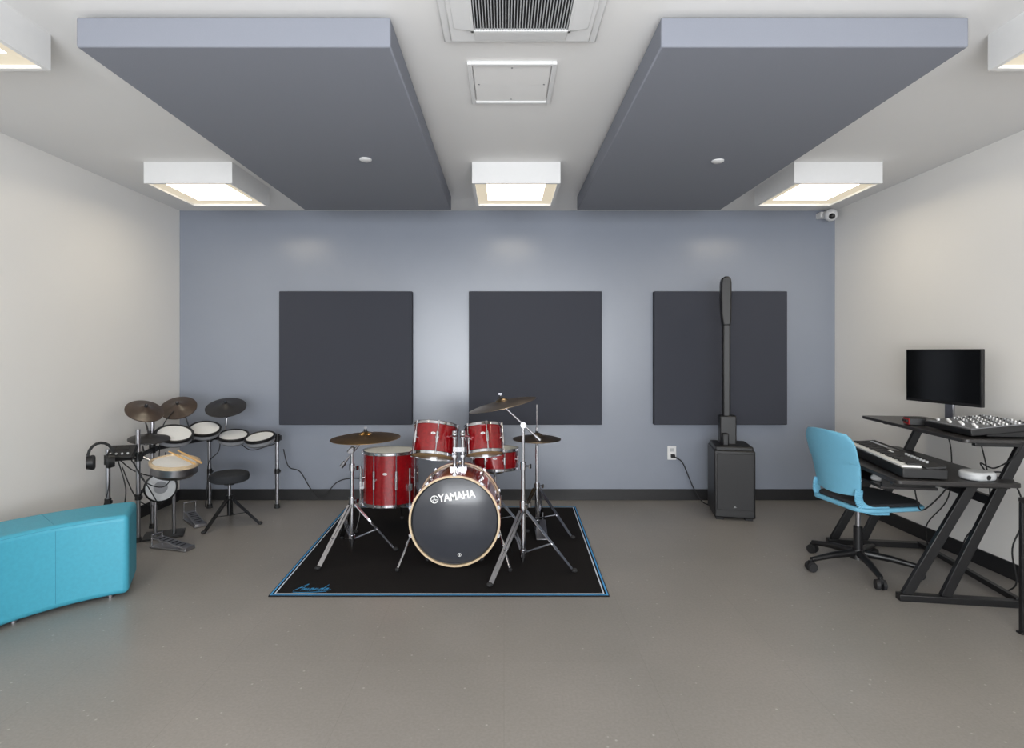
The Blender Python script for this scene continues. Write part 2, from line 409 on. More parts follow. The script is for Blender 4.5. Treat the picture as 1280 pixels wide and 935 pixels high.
def tripod(r, c, feet, zh, zl, org, mat=m_chrome, rr=.007, zf=.007):
    cx,cy=c
    for fx_,fy in feet:
        d=Vector((fx_-cx,fy-cy,0)); d.normalize(); n=Vector((-d.y,d.x,0))
        h=Vector((cx,cy,zh))+d*.02; ft=Vector((fx_,fy,zf+.0140))
        m_=MB(mat,org)
        for s_ in (-1,1):
            m_.bar(h+n*s_*.012,ft+n*s_*.008-d*.01,.0035,rr*2.4,up=n)
        mid=h.lerp(ft,.55)
        for s_ in (-1,1):
            m_.bar(Vector((cx,cy,zl))+d*.015+n*s_*.009,mid+n*s_*.007,.003,rr*2,up=n)
        m_.cyl(mid-n*.012,mid+n*.012,.004,seg=8)
        m_.obj('leg',r)
        MB(m_rubber,org).sph(ft,.015,(1.2,1.2,.85)).obj('rubber_foot',r)

def stand_pole(r, x, y, z0, segs, org, name='pole'):
    m_=MB(m_chrome,org); z=z0
    for (z1,rad) in segs:
        m_.cyl((x,y,z),(x,y,z1),rad,seg=16); z=z1
    for (z1,rad) in segs[:-1]:
        m_.cyl((x,y,z1-.025),(x,y,z1+.02),rad+.007,seg=16)
        m_.cyl((x,y,z1),(x+.035,y-.02,z1),.005,seg=8)
        m_.box((x+.042,y-.024,z1),(.008,.022,.026),(0,0,R(-30)))
    m_.cyl((x,y,z0+.03),(x,y,z0+.075),segs[0][1]+.007,seg=16)
    return m_.obj(name,r)

def cymbal(r, c, axis, rad, mat, org, name='cymbal'):
    mtx=Matrix.Translation(c)@zto(axis)
    p=[(.006,.028),(.02,.027),(.035,.02),(.045,.010),(rad*.5,.003),(rad*.8,-.006),(rad,-.016),(rad,-.0175),(rad*.8,-.0078),(rad*.5,.001),(.045,.007),(.034,.017),(.02,.024),(.006,.025),(.006,.028)]
    o=MB(mat,org).lathe(p,mtx,64).obj(name,r)
    f=MB(m_rubber,org).cyl(mtx@Vector((0,0,.028)),mtx@Vector((0,0,.042)),.012,seg=14)
    f.cyl(mtx@Vector((0,0,.042)),mtx@Vector((0,0,.054)),.004,seg=10,mat=m_chromed).box(mtx@Vector((0,0,.054)),(.020,.005,.008),mat=m_chromed)
    f.obj('felt_and_wingnut',r)
    return o

Zm=.007
# bass drum
bx,bz,bf,bb=-.307,.300,3.47,3.92
r=root('bass_drum',(bx,3.7,Zm),'glossy red bass drum with black logo head and two mounted toms','bass drum')
og=r.location.copy()
mtx=Matrix.Translation((bx,3.695,bz))@zto((0,1,0))
MB(m_red,og).lathe([(.268,-.19),(.274,-.19),(.274,.19),(.268,.19),(.268,-.19)],mtx,72).obj('shell',r)
for s_ in (-1,1):
    MB(m_wood,og).lathe([(.276,s_*.185),(.284,s_*.185),(.284,s_*.225),(.272,s_*.225),(.272,s_*.195),(.276,s_*.185)],mtx,72).obj('hoop',r,label='pale wood bass drum hoop')
    MB(m_red,og).lathe([(.2845,s_*.197),(.286,s_*.197),(.286,s_*.213),(.2845,s_*.213),(.2845,s_*.197)],mtx,72).obj('hoop_inlay',r)
    MB(m_headblk if s_<0 else m_head,og).lathe([(0,s_*.207),(.262,s_*.207),(.272,s_*.2)],mtx,72).obj('drumhead',r)
MB(m_black,og).torus((bx,3.695-.209,bz),(0,1,0),.268,.004,72).obj('head_rim',r)
for k in range(10):
    a=2*math.pi*(k+.5)/10; d=Vector((math.cos(a),0,math.sin(a))); c=Vector((bx,3.695,bz))
    if d.z<-.9: continue
    l=MB(m_chrome,og)
    l.cyl(c+d*.288+Vector((0,-.225,0)),c+d*.288+Vector((0,.225,0)),.0038,seg=8)
    l.cyl(c+d*.284+Vector((0,-.06,0)),c+d*.284+Vector((0,.06,0)),.011,seg=10)
    for s_ in (-1,1): l.box(c+d*.288+Vector((0,s_*.208,0)),(.022,.045,.014),Matrix.Rotation(-a+R(90),3,'Y'))
    l.obj('lug',r)
for s_ in (-1,1):
    top_=Vector((bx+s_*.262,3.62,.24)); ft=Vector((bx+s_*.345,3.42,Zm+.014))
    MB(m_chrome,og).cyl(top_,ft,.0075,seg=12).box(top_,(.03,.05,.05)).cyl(top_.lerp(ft,.4),top_.lerp(ft,.5),.012,seg=12).obj('spur',r)
    MB(m_rubber,og).sph(ft,.013).obj('spur_tip',r)
Tf=Matrix.Translation((bx-og.x,bf+.0165-og.y,bz-og.z))@Matrix.Rotation(R(90),4,'X')@Matrix.Rotation(R(8),4,'Z')
TL=Tf@Matrix.Translation((.02,.148,0))
text('YAMAHA',.066,m_wht,r,TL@Matrix.Translation((.014,0,0))@Matrix.Scale(.84,4,(1,0,0)),bold=.002,name='lettering')
lg=MB(m_wht); ml=TL@Matrix.Translation((-.126,0,0))
lg.lathe([(.0200,0),(.0245,0),(.0245,.001),(.0200,.001),(.0200,0)],ml,32)
for k in range(3):
    q=ml@Matrix.Rotation(R(120*k),4,'Z')
    for s_ in (-1,1): lg.box(q@Vector((s_*.0035,.0125,.0005)),(.0026,.013,.001),(q.to_3x3()))
    lg.box(q@Vector((0,.0035,.0005)),(.003,.009,.001),q.to_3x3())
lg.obj('logo_emblem',r)
l2=MB(m_wht); m2=Tf@Matrix.Translation((.0,-.215,0))
l2.lathe([(.009,0),(.011,0),(.011,.001),(.009,.001),(.009,0)],m2,24).box(m2@Vector((0,0,.0005)),(.004,.014,.001),m2.to_3x3())
l2.obj('logo_mark',r)
# twin tom mount
tm=MB(m_chrome,og)
for s_,xx in ((-1,bx-.022),(1,bx+.032)):
    tm.cyl((xx,3.74,.56),(xx,3.74,.80),.012,seg=16).cyl((xx,3.74,.64),(xx,3.74,.68),.018,seg=14).cyl((xx,3.74,.775),(xx,3.74,.825),.019,seg=14)
    tm.cyl((xx,3.74,.80),(xx+s_*.05,3.81,.765),.010,seg=12).sph((xx,3.735,.80),.021)
    tm.cyl((xx,3.74,.66),(xx+.0,3.71,.66),.005,seg=8).box((xx,3.705,.66),(.024,.006,.012))
tm.box((bx+.005,3.74,.575),(.11,.07,.03)).box((bx+.005,3.74,.70),(.075,.024,.03))
tm.obj('tom_mount',r)
def subdrum(c,axis,rad,depth,nl):
    return cyl_drum(r,c,axis,rad,depth,nl,shell_name='tom_drum',org=og,parent_is_part=True,rotz=.2)
subdrum((-.478,3.87,.735),(.08,.36,1),.148,.215,6)
subdrum((-.137,3.87,.742),(-.08,.36,1),.124,.195,6)

# bass pedal
r=root('bass_drum_pedal',(-.3,4.1,Zm),'chrome bass drum pedal behind the bass drum','drum pedal')
og=r.location.copy()
MB(m_steel,og).box((-.3,4.10,Zm+.007),(.09,.28,.012)).obj('base_plate',r,bevel=.003)
MB(m_steel,og).box((-.3,4.12,.06),(.08,.22,.008),(R(-12),0,0)).obj('footboard',r,bevel=.003)
MB(m_chrome,og).cyl((-.345,3.98,.02),(-.345,3.98,.24),.007).cyl((-.255,3.98,.02),(-.255,3.98,.24),.007).cyl((-.35,3.98,.235),(-.25,3.98,.235),.006).cyl((-.3,3.98,.235),(-.3,4.05,.32),.004).obj('frame',r)
MB(m_head,og).cyl((-.3,4.04,.325),(-.3,4.07,.315),.022).obj('beater',r)

# floor tom
r=root('floor_tom',(-.86,4.24,Zm),'glossy red floor tom on three chrome legs','floor tom')
og=r.location.copy()
cyl_drum(r,(-.86,4.24,.415),(0,.03,1),.198,.385,8,org=og)
for a in (200,320,80):
    d=Vector((math.cos(R(a)),math.sin(R(a)),0)); p=Vector((-.86,4.24,0))
    l=MB(m_chrome,og)
    l.tube([p+d*.222+Vector((0,0,.50)),p+d*.222+Vector((0,0,.14)),p+d*.25+Vector((0,0,.022))],.0065,seg=10)
    l.box(p+d*.212+Vector((0,0,.36)),(.034,.034,.05),(0,0,R(a)))
    l.obj('leg',r); MB(m_rubber,og).sph(p+d*.25+Vector((0,0,.0215)),.014).obj('rubber_foot',r)

# snare
sx,sy=-.067,4.26
r=root('snare_drum',(sx,sy,Zm),'red snare drum held on a chrome basket stand','snare drum')
og=r.location.copy()
cyl_drum(r,(sx,sy,.545),(0,.05,1),.172,.15,8,org=og)
tripod(r,(sx,sy),[(sx-.12,sy-.22),(sx+.24,sy-.1),(sx-.04,sy+.26)],.24,.08,og)
stand_pole(r,sx,sy,.06,[(.25,.013),(.42,.010)],og)
bk=MB(m_chrome,og)
for a in (30,150,270):
    d=Vector((math.cos(R(a)),math.sin(R(a)),0)); p=Vector((sx,sy,0))
    bk.tube([p+Vector((0,0,.42)),p+d*.15+Vector((0,0,.44)),p+d*.196+Vector((0,0,.46)),p+d*.198+Vector((0,0,.50))],.006)
bk.obj('basket',r)

# left cymbal stand
x,y=-1.018,3.75
r=root('cymbal_stand',(x,y,Zm),'chrome tripod stand holding a golden bronze ride cymbal','cymbal stand')
og=r.location.copy()
tripod(r,(x,y),[(-1.148,3.45),(-.73,3.78),(-1.17,4.03)],.33,.10,og)
stand_pole(r,x,y,.05,[(.36,.015),(.58,.012),(.70,.009)],og)
MB(m_chromed,og).cyl((-1.075,y,.60),(-.935,y,.775),.007,seg=12).cyl((x-.02,y,.675),(x+.012,y,.71),.018).cyl((x,y-.025,.69),(x,y+.02,.69),.016).cyl((-.94,y,.76),(-.928,y,.80),.009).cyl((-1.09,y,.58),(-1.065,y,.612),.014).obj('boom_arm',r)
cymbal(r,(-.927,3.75,.79),(-.02,-.03,1),.23,m_bronze,og)

# right front cymbal stand
x,y=.12,3.5
r=root('cymbal_stand',(x,y,Zm),'chrome boom stand with a tilted dark bronze crash cymbal','cymbal stand')
og=r.location.copy()
tripod(r,(x,y),[(-.082,3.20),(.429,3.41),(.03,3.83)],.36,.10,og)
stand_pole(r,x,y,.04,[(.40,.015),(.64,.0125),(.90,.010)],og)
MB(m_chromed,og).cyl((.205,y,.817),(-.012,y,1.02),.006,seg=12).cyl((x,y-.025,.895),(x,y+.025,.895),.018).cyl((.225,y,.798),(.195,y,.826),.012).cyl((-.01,y,1.0),(-.02,y,1.05),.008).obj('boom_arm',r)
cymbal(r,(-.012,3.5,1.035),(-.22,-.02,1),.215,m_bronzed,og)

# hi-hat
x,y=.244,4.16
r=root('hi_hat_stand',(x,y,Zm),'chrome hi-hat stand with two bronze cymbals and foot pedal','hi-hat')
og=r.location.copy()
tripod(r,(x,y),[(x-.2,y-.16),(x+.25,y-.14),(x+.06,y+.3)],.34,.12,og)
stand_pole(r,x,y,.03,[(.36,.015),(.66,.012)],og)
MB(m_chrome,og).cyl((x,y,.66),(x,y,.96),.0035,seg=8).cyl((x,y,.75),(x,y,.79),.010).obj('rod',r)
cymbal(r,(x,y,.722),(0,0,1),.178,m_bronzed,og)
MB(m_bronzed,og).lathe([(.01,-.02),(.045,-.012),(.1,-.004),(.178,.012),(.178,.010),(.1,-.006),(.045,-.014),(.01,-.022)],Matrix.Translation((x,y,.69)),64).obj('cymbal',r)
MB(m_steel,og).box((x+.03,y-.04,.045),(.08,.26,.008),(R(14),0,0)).box((x+.03,y-.02,.014),(.085,.3,.008)).cyl((x+.01,y+.10,.02),(x+.01,y+.10,.13),.006).cyl((x+.05,y+.10,.02),(x+.05,y+.10,.13),.006).obj('pedal',r,bevel=.003)

# ------------------------------------------------------------ electronic drum kit
r=root('electronic_drum_kit',(-2.5,4.4,0),'black and silver electronic drum rack with white mesh pads','electronic drum kit')
og=r.location.copy()
P1=(-1.965,4.85); P2=(-2.55,4.85); P3=(-2.70,4.3); P4=(-2.60,3.98); P5=(-2.73,3.86)
for p,zt in ((P1,.60),(P2,.72),(P3,.92),(P4,.80),(P5,.68)):
    q=MB(m_steel,og).cyl((*p,.03),(*p,zt),.015,seg=18)
    q.cyl((*p,0),(*p,.035),.024,.019,seg=16,mat=m_rubber).cyl((*p,.575),(*p,.64),.023,seg=16,mat=m_black)
    q.cyl((*p,.30),(*p,.34),.021,seg=16,mat=m_black)
    q.box((p[0]+.028,p[1]-.01,.608),(.02,.03,.04),mat=m_black).box((p[0]+.024,p[1]-.01,.32),(.018,.02,.02),mat=m_black)
    q.obj('rack_post',r)
for a,b_ in ((P1,P2),(P2,P3),(P3,P4),(P4,P5)):
    MB(m_blackm,og).cyl((*a,.605),(*b_,.605),.016,seg=16).obj('rack_bar',r)
MB(m_blackm,og).cyl((*P3,.34),(*P4,.34),.013,seg=14).obj('rack_bar',r)
def pad(c,ax,rad,h,name='drum_pad',rim=m_black,arm=None,shell=m_grey):
    m_=Matrix.Translation(c)@zto(ax)
    o=MB(shell,og).lathe([(0,-h),(rad*.8,-h),(rad*.97,-h*.7),(rad*.97,-.012),(rad*.9,-.004)],m_,36)
    o=o.obj(name,r)
    MB(m_mesh,og).lathe([(0,.001),(rad*.9,.001),(rad*.93,-.003)],m_,36).obj('pad_head',o)
    MB(rim,og).lathe([(rad*.9,-.014),(rad*1.03,-.014),(rad*1.04,.006),(rad*.96,.010),(rad*.9,.004),(rad*.9,-.014)],m_,36).obj('pad_rim',o)
    if arm:
        MB(m_chrome,og).tube([m_@Vector((0,0,-h*.8)),arm],.008,seg=10).sph(arm,.022,mat=m_black).obj('mounting_arm',r)
pad((-2.262,4.68,.655),(.10,-.26,1),.118,.06,arm=(-2.27,4.85,.605))
pad((-2.04,4.68,.64),(-.05,-.26,1),.118,.06,arm=(-2.06,4.85,.605))
pad((-2.447,4.58,.725),(.2,-.35,1),.118,.06,arm=(-2.52,4.82,.66))
pad((-2.53,4.30,.725),(.3,-.32,1),.128,.065,arm=(-2.68,4.3,.66))
pad((-2.35,4.0,.565),(.12,-.10,1),.155,.095,name='snare_pad',rim=m_wood,arm=(-2.60,3.98,.62),shell=m_steel)
def cpad(c,ax,rad,mat,arm):
    m_=Matrix.Translation(c)@zto(ax)
    MB(mat,og).lathe([(0,.03),(.02,.028),(.038,.012),(rad*.6,.004),(rad,-.008),(rad,-.016),(rad*.6,-.008),(0,-.006)],m_,44).obj('cymbal_pad',r)
    MB(m_chrome,og).tube([m_@Vector((0,0,.05)),m_@Vector((0,0,-.05)),arm[0]]+list(arm[1:]),.007,seg=8).cyl(m_@Vector((0,0,.03)),m_@Vector((0,0,.048)),.012,mat=m_rubber).obj('cymbal_arm',r)
cpad((-2.36,4.75,.89),(.10,-.45,1),.160,m_rubpad,[(-2.40,4.85,.78),(-2.42,4.85,.61)])
cpad((-2.63,4.52,.908),(.18,-.7,1),.135,m_rubbrn,[(-2.64,4.65,.8),(-2.6,4.68,.61)])
cpad((-2.68,4.18,.918),(.55,-.4,1),.128,m_rubbrn,[(-2.72,4.25,.82),(-2.70,4.3,.6)])
cpad((-2.61,4.12,.722),(.1,-.1,1),.135,m_rubpad,[(-2.66,4.12,.66),(-2.67,4.15,.61)])
mc=Vector((-2.635,3.86,.655)); mm=Euler((R(35),0,R(15))).to_matrix()
MB(m_black,og).box(mc,(.16,.12,.035),mm).obj('sound_module',r,bevel=.004)
for k in range(4): MB(m_lgrey,og).cyl(mc+mm@Vector((-.055+k*.035,-.03,.017)),mc+mm@Vector((-.055+k*.035,-.03,.026)),.007,seg=14).obj('module_knob',r)
MB(m_screen,og).box(mc+mm@Vector((0,.03,.0185)),(.08,.035,.003),mm).obj('module_display',r)
for pts in ([(-2.6,4.3,.58),(-2.56,4.28,.3),(-2.6,4.2,.2),(-2.62,4.0,.3),(-2.66,3.9,.55)],
            [(-2.66,3.86,.6),(-2.60,3.85,.4),(-2.64,3.86,.2),(-2.7,3.9,.1)],
            [(-2.62,3.93,.6),(-2.50,3.92,.42),(-2.46,3.96,.3),(-2.50,4.04,.25)],
            [(-2.63,4.46,.88),(-2.66,4.36,.76),(-2.67,4.33,.5),(-2.60,4.2,.42),(-2.64,4.0,.5),(-2.68,3.88,.62)],
            [(-2.35,4.0,.49),(-2.40,3.95,.40),(-2.52,3.93,.44),(-2.6,3.93,.58)],
            [(-2.43,4.80,.66),(-2.46,4.83,.5),(-2.54,4.82,.4),(-2.56,4.83,.2),(-2.56,4.8,.02)],
            [(-2.30,4.84,.58),(-2.2,4.86,.50),(-2.06,4.86,.53),(-1.97,4.87,.56)]):
    MB(m_rubber,og).tube(spline(pts),.004).obj('wiring',r)

def stick(a,b_):
    a=Vector(a); b_=Vector(b_); L=(b_-a).length; m_=Matrix.Translation(a)@zto(b_-a)
    o=MB(m_stick,a)
    o=o.lathe([(0,0),(.0075,.002),(.0078,L*.7),(.004,L*.95),(.006,L*.975),(.0,L)],m_,12).obj('drum_stick',loc=a)
    top(o,'light wooden drum stick lying on the electronic snare pad','drum stick','drum sticks')
stick((-2.17,3.93,.565),(-2.45,4.09,.625))
stick((-2.15,3.98,.562),(-2.42,4.15,.622))

# kick pad tower + pedal
x,y=-2.50,4.08
r=root('kick_pad',(x,y,0),'grey electronic kick pad tower with a round white pad','kick drum pad')
og=r.location.copy()
f=Vector((.45,-.89,0)).normalized()
MB(m_blackm,og).box((x,y+.04,.008),(.26,.20,.012),(0,0,R(25))).obj('base_plate',r,bevel=.003)
for px,py,pz in ((x-.06,y+.03,.42),(x+.06,y+.06,.40)):
    MB(m_steel,og).cyl((px,py,.014),(px,py,pz),.012).obj('frame_tube',r)
c=Vector((x,y,.365)); m_=Matrix.Translation(c)@zto(f)
MB(m_black,og).lathe([(0,-.05),(.09,-.05),(.106,-.03),(.108,.015),(.096,.02),(.096,.01)],m_,36).obj('pad_shell',r)
MB(m_lgrey,og).lathe([(0,.012),(.096,.012)],m_,36).obj('pad_head',r)
MB(m_grey,og).lathe([(0,.0135),(.045,.0135)],m_,36).obj('strike_patch',r)
def pedal(px,py,rot,lab,hgt,beater=True):
    r=root('foot_pedal',(px,py,0),lab,'drum pedal',rot=rot)
    MB(m_steel).box((0,0,.008),(.09,.30,.012)).box((0,-.13,.018),(.085,.04,.016)).obj('base_plate',r,bevel=.003)
    sl=R(10)
    q=MB(m_steel).box((0,0,.044),(.075,.26,.008),(sl,0,0))
    for k in range(6): q.box((0,-.09+k*.035,.049+(-.09+k*.035)*math.tan(sl)),(.05,.006,.005),(sl,0,0),mat=m_black)
    q.obj('footboard',r,bevel=.002)
    MB(m_chrome).cyl((-.042,.13,.01),(-.042,.13,hgt),.006).cyl((.042,.13,.01),(.042,.13,hgt),.006).cyl((-.046,.13,hgt),(.046,.13,hgt),.006).obj('frame',r)
    if beater: MB(m_chrome).cyl((0,.13,hgt),(0,.11,hgt+.07),.004).cyl((0,.095,hgt+.075),(0,.13,hgt+.075),.02,mat=m_rubber).obj('beater',r)
pedal(-2.28,3.85,R(75),'silver kick pedal on the grey floor',.09,False)
pedal(-2.44,4.42,R(45),'silver hi-hat control pedal on the grey floor',.14,False)

# headphones
hx,hy,hz=-2.665,3.70,.635
r=root('headphones',(hx,hy,hz),'black over-ear headphones hanging on the drum rack','headphones',rot=R(35))
hb=[(.068*math.cos(R(a)),0,.085*math.sin(R(a))+.03) for a in range(-10,191,20)]
MB(m_black).tube(hb,.009).obj('headband',r)
for s_ in (-1,1):
    MB(m_black).cyl((s_*.042,0,-.01),(s_*.078,0,-.01),.050,.040,seg=24).torus((s_*.042,0,-.01),(1,0,0),.034,.015,24,mat=m_rubber).obj('ear_cup',r)
MB(m_rubber).tube(spline([(.05,0,-.05),(.04,-.02,-.2),(.0,0,-.38),(.0,.05,-.5)]),.003).obj('cord',r)

# drum throne
x,y=-2.157,4.4
r=root('drum_stool',(x,y,0),'low round black drum stool on a black tripod','drum stool')
og=r.location.copy()
MB(m_chairp,og).lathe([(0,.335),(.12,.335),(.14,.345),(.146,.37),(.14,.395),(.12,.405),(0,.41)],Matrix.Translation((x,y,0)),40).obj('seat',r)
MB(m_blackm,og).cyl((x,y,.07),(x,y,.22),.017).cyl((x,y,.2),(x,y,.335),.012,mat=m_steel).cyl((x,y,.19),(x,y,.225),.025).cyl((x,y,.31),(x,y,.336),.04).obj('pole',r)
tripod(r,(x,y),[(x-.07,y-.25),(x+.25,y-.02),(x-.10,y+.23)],.20,.07,og,mat=m_blackm,zf=0)
o=MB(m_rubber,(-1.93,4.86,0)).tube(spline([(-1.93,4.90,.50),(-1.90,4.94,.34),(-1.82,5.0,.28),(-1.72,5.0,.12),(-1.62,4.98,.05),(-1.5,5.0,.18),(-1.38,5.0,.22),(-1.25,4.99,.2),(-1.15,4.98,.02),(-1.1,4.9,.008)]),.0045).obj('audio_cable',loc=(-1.93,4.86,0))
top(o,'black audio cable trailing from the drum rack along the wall','cable')

# ------------------------------------------------------------ bench
cxb,cyb=-1.70,2.365
r=root('bench_seat',(-2.45,3.05,0),'curved teal vinyl bench segment on small feet','bench')
og=r.location.copy()
a0,a1,Ri,Ro=117.0,180,.805,1.155
N=24
def sector(a0,a1,Ri,Ro,N):
    inn=[(cxb+Ri*math.cos(R(a0+(a1-a0)*k/N)),cyb+Ri*math.sin(R(a0+(a1-a0)*k/N))) for k in range(N+1)]
    out=[(cxb+Ro*math.cos(R(a1-(a1-a0)*k/N)),cyb+Ro*math.sin(R(a1-(a1-a0)*k/N))) for k in range(N+1)]
    return inn+out
MB(m_teal,og).prism(sector(a0,a1,Ri,Ro,N),.432,Matrix.Translation((0,0,.020))).obj('upholstered_body',r,bevel=.028,bseg=5)
for a in (139.5,):
    d=Vector((math.cos(R(a)),math.sin(R(a)),0)); c=Vector((cxb,cyb,0))
    MB(m_seam,og).tube([c+d*(Ri-.0002)+Vector((0,0,.05)),c+d*(Ri-.0002)+Vector((0,0,.425)),c+d*(Ri+.028)+Vector((0,0,.4524)),c+d*(Ro-.03)+Vector((0,0,.4524))],.0009,seg=6).obj('seam',r)
MB(m_seam,og).tube([Vector((cxb+(Ri+.004)*math.cos(R(a)),cyb+(Ri+.004)*math.sin(R(a)),.438)) for a in range(121,178,3)],.0010,seg=6).obj('seam',r)
for a in (123,150,174):
    for q in (Ri+.06,Ro-.06):
        MB(m_steel,og).cyl((cxb+q*math.cos(R(a)),cyb+q*math.sin(R(a)),0),(cxb+q*math.cos(R(a)),cyb+q*math.sin(R(a)),.027),.018).obj('foot',r)

# ------------------------------------------------------------ desk
DX,DY,DT=2.10,2.94,R(-8.5)
r=root('studio_desk',(DX,DY,0),'black two-tier studio desk with slanted steel legs','desk',rot=DT)
desk=r
def rounded(x0,x1,y0,y1,rr,n=5):
    pts=[]
    for cx_,cy_,s_ in ((x1-rr,y1-rr,0),(x0+rr,y1-rr,90),(x0+rr,y0+rr,180),(x1-rr,y0+rr,270)):
        for k in range(n+1):
            a=R(s_+90*k/n); pts.append((cx_+rr*math.cos(a),cy_+rr*math.sin(a)))
    return pts
MB(m_desk).prism(rounded(-.035,.56,0,1.17,.03),.022,Matrix.Translation((0,0,.653))).obj('desktop',r,bevel=.003)
MB(m_desk).prism(rounded(.32,.73,.06,1.19,.03),.02,Matrix.Translation((0,0,.870))).obj('upper_shelf',r,bevel=.003)
MB(m_desk).box((.17,.58,.572),(.3,.60,.016)).box((.17,.29,.61),(.28,.012,.08),mat=m_blackm).box((.17,.87,.61),(.28,.012,.08),mat=m_blackm).obj('sliding_tray',r,bevel=.003)
for fy in (.12,1.03):
    q=MB(m_blackm)
    q.bar((.03,fy,.018),(.66,fy,.018),.05,.036,up=(0,0,1))
    q.bar((.07,fy,.03),(.40,fy,.65),.05,.028,up=(0,1,0))
    q.bar((.26,fy,.03),(.64,fy,.868),.05,.028,up=(0,1,0))
    q.bar((.0,fy,.638),(.57,fy,.638),.03,.026)
    q.bar((.40,fy,.858),(.70,fy,.858),.03,.022)
    q.obj('leg_frame',r,bevel=.003)
MB(m_blackm).bar((.5,.12,.55),(.5,1.03,.55),.03,.05).obj('cross_beam',r,bevel=.003)
MB(m_blackm).bar((.62,.12,.03),(.62,1.03,.03),.03,.03).obj('cross_beam',r,bevel=.003)
for pts in ([(.51,.2,.69),(.58,.13,.69),(.63,.1,.5),(.60,.14,.3),(.66,.2,.1),(.68,.3,.01)],
            [(.68,.62,.885),(.745,.62,.8),(.72,.5,.45),(.62,.55,.22),(.68,.7,.02)],
            [(.69,.9,.885),(.745,.9,.7),(.70,.85,.4),(.6,.9,.2),(.66,1.0,.02)],
            [(.20,.3,.64),(.24,.34,.5),(.30,.4,.42),(.36,.36,.5),(.42,.3,.64)],
            [(.50,.17,.69),(.51,.24,.735),(.54,.18,.72),(.57,.08,.80),(.6,.05,.88)]):
    MB(m_rubber).tube(spline(pts),.004).obj('cable',desk)

# monitor
r=root('monitor',(2.835,3.62,.89),'black flat computer monitor on a small stand','monitor',rot=R(5.8))
MB(m_black).box((0,0,.302),(.022,.555,.352)).box((.02,0,.30),(.03,.3,.2)).obj('casing',r,bevel=.004)
MB(m_screen).box((-.0125,0,.307),(.002,.538,.324)).obj('screen',r)
MB(m_steel).box((.05,0,.13),(.015,.06,.25)).obj('stand_neck',r,bevel=.003)
MB(m_steel).box((.015,0,.005),(.15,.20,.008)).obj('stand_base',r,bevel=.003)

DM=Matrix.Translation((DX,DY,0))@Matrix.Rotation(DT,4,'Z')
def dw(x,y,z): return DM@Vector((x,y,z))

# mixer
r=root('audio_mixer',dw(.56,.34,.893),'grey audio mixer covered with small knobs and faders','audio mixer',rot=DT)
tilt=Matrix.Rotation(R(-7),3,'Y')
MB(m_black).box((0,0,.040),(.33,.42,.035),tilt).box((.04,0,.022),(.24,.40,.042)).obj('body',r,bevel=.004)
def tp(x,y,z=0): return tilt@Vector((x,y,.0185+z))+Vector((0,0,.040))
MB(m_grey).box(tp(0,0,.001),(.31,.40,.003),tilt).obj('faceplate',r)
for j in range(14):
    for i in range(9):
        if (i*14+j)%2==0 or i<3:
            p=tp(-.03+i*.020,-.182+j*.028,.002)
            MB([m_wht,m_black,m_lgrey][(i+j)%3]).cyl(p,p+tilt@Vector((0,0,.010)),.0042,.0035,seg=8).obj('knob',r)
    MB(m_wht).box(tp(-.10+.012*((j*5)%4-1.5),-.182+j*.028,.007),(.012,.009,.011),tilt).obj('fader',r)
    MB(m_black).box(tp(-.10,-.182+j*.028,.0028),(.07,.003,.001),tilt).obj('fader_slot',r)
r=root('audio_interface',dw(.40,.66,.891),'small black audio interface with a red front','audio interface',rot=DT+R(-10))
MB(m_black).box((0,0,.024),(.09,.11,.044)).obj('case',r,bevel=.004)
MB(m_redp).box((-.046,0,.024),(.003,.10,.036)).obj('front_panel',r)
for k in range(3): MB(m_black).cyl((-.047,-.03+k*.03,.026),(-.058,-.03+k*.03,.026),.008,seg=12).obj('knob',r)

# keyboard
kr=R(-13.5)
r=root('music_keyboard',(2.125,2.985,.676),'black electronic piano keyboard with white keys','keyboard',rot=kr)
MB(m_black).box((.105,.47,.029),(.21,.94,.05)).box((.162,.47,.060),(.095,.92,.014),(0,R(-6),0),mat=m_grilledark).obj('body',r,bevel=.004)
q=MB(m_keyw)
for k in range(36): q.box((.056,.045+k*.0236,.059),(.095,.0215,.010))
q.obj('white_keys',r,bevel=.001)
q=MB(m_black)
for k in range(35):
    if k%7 in (2,6): continue
    q.box((.076,.057+k*.0236,.068),(.06,.012,.013))
q.obj('black_keys',r,bevel=.001)
for k in range(8): MB(m_lgrey).cyl((.165,.12+k*.035,.067),(.165,.12+k*.035,.078),.007,seg=12).obj('knob',r)
MB(m_screen).box((.163,.55,.069),(.04,.12,.003)).obj('display',r)
for k in range(10): MB(m_lgrey).box((.165,.65+k*.024,.070),(.018,.014,.004)).obj('button',r)
text('YAMAHA',.018,m_wht,r,Matrix.Translation((.125,.47,.0705))@Matrix.Rotation(R(-90),4,'Z'))

# silver box on desk
r=root('media_box',dw(.40,.09,.6765),'small silver rounded box with cable on the desk','electronic box',rot=DT+R(15))
MB(m_lgrey).prism(rounded(-.078,.078,-.065,.065,.055,8),.044).obj('case',r,bevel=.014,bseg=4)
MB(m_black).cyl((.0,-.0652,.020),(.0,-.064,.020),.013).obj('dial',r)
p=dw(.09,.42,.581)
o=MB(m_plastic).sph((0,0,.0),1,(.032,.055,.03)).obj('computer_mouse',loc=p+Vector((0,0,.0165)),rot=(0,0,R(60)))
for v in o.data.vertices: v.co.z=max(v.co.z,-.016)
top(o,'white rounded computer mouse on the sliding tray','mouse')

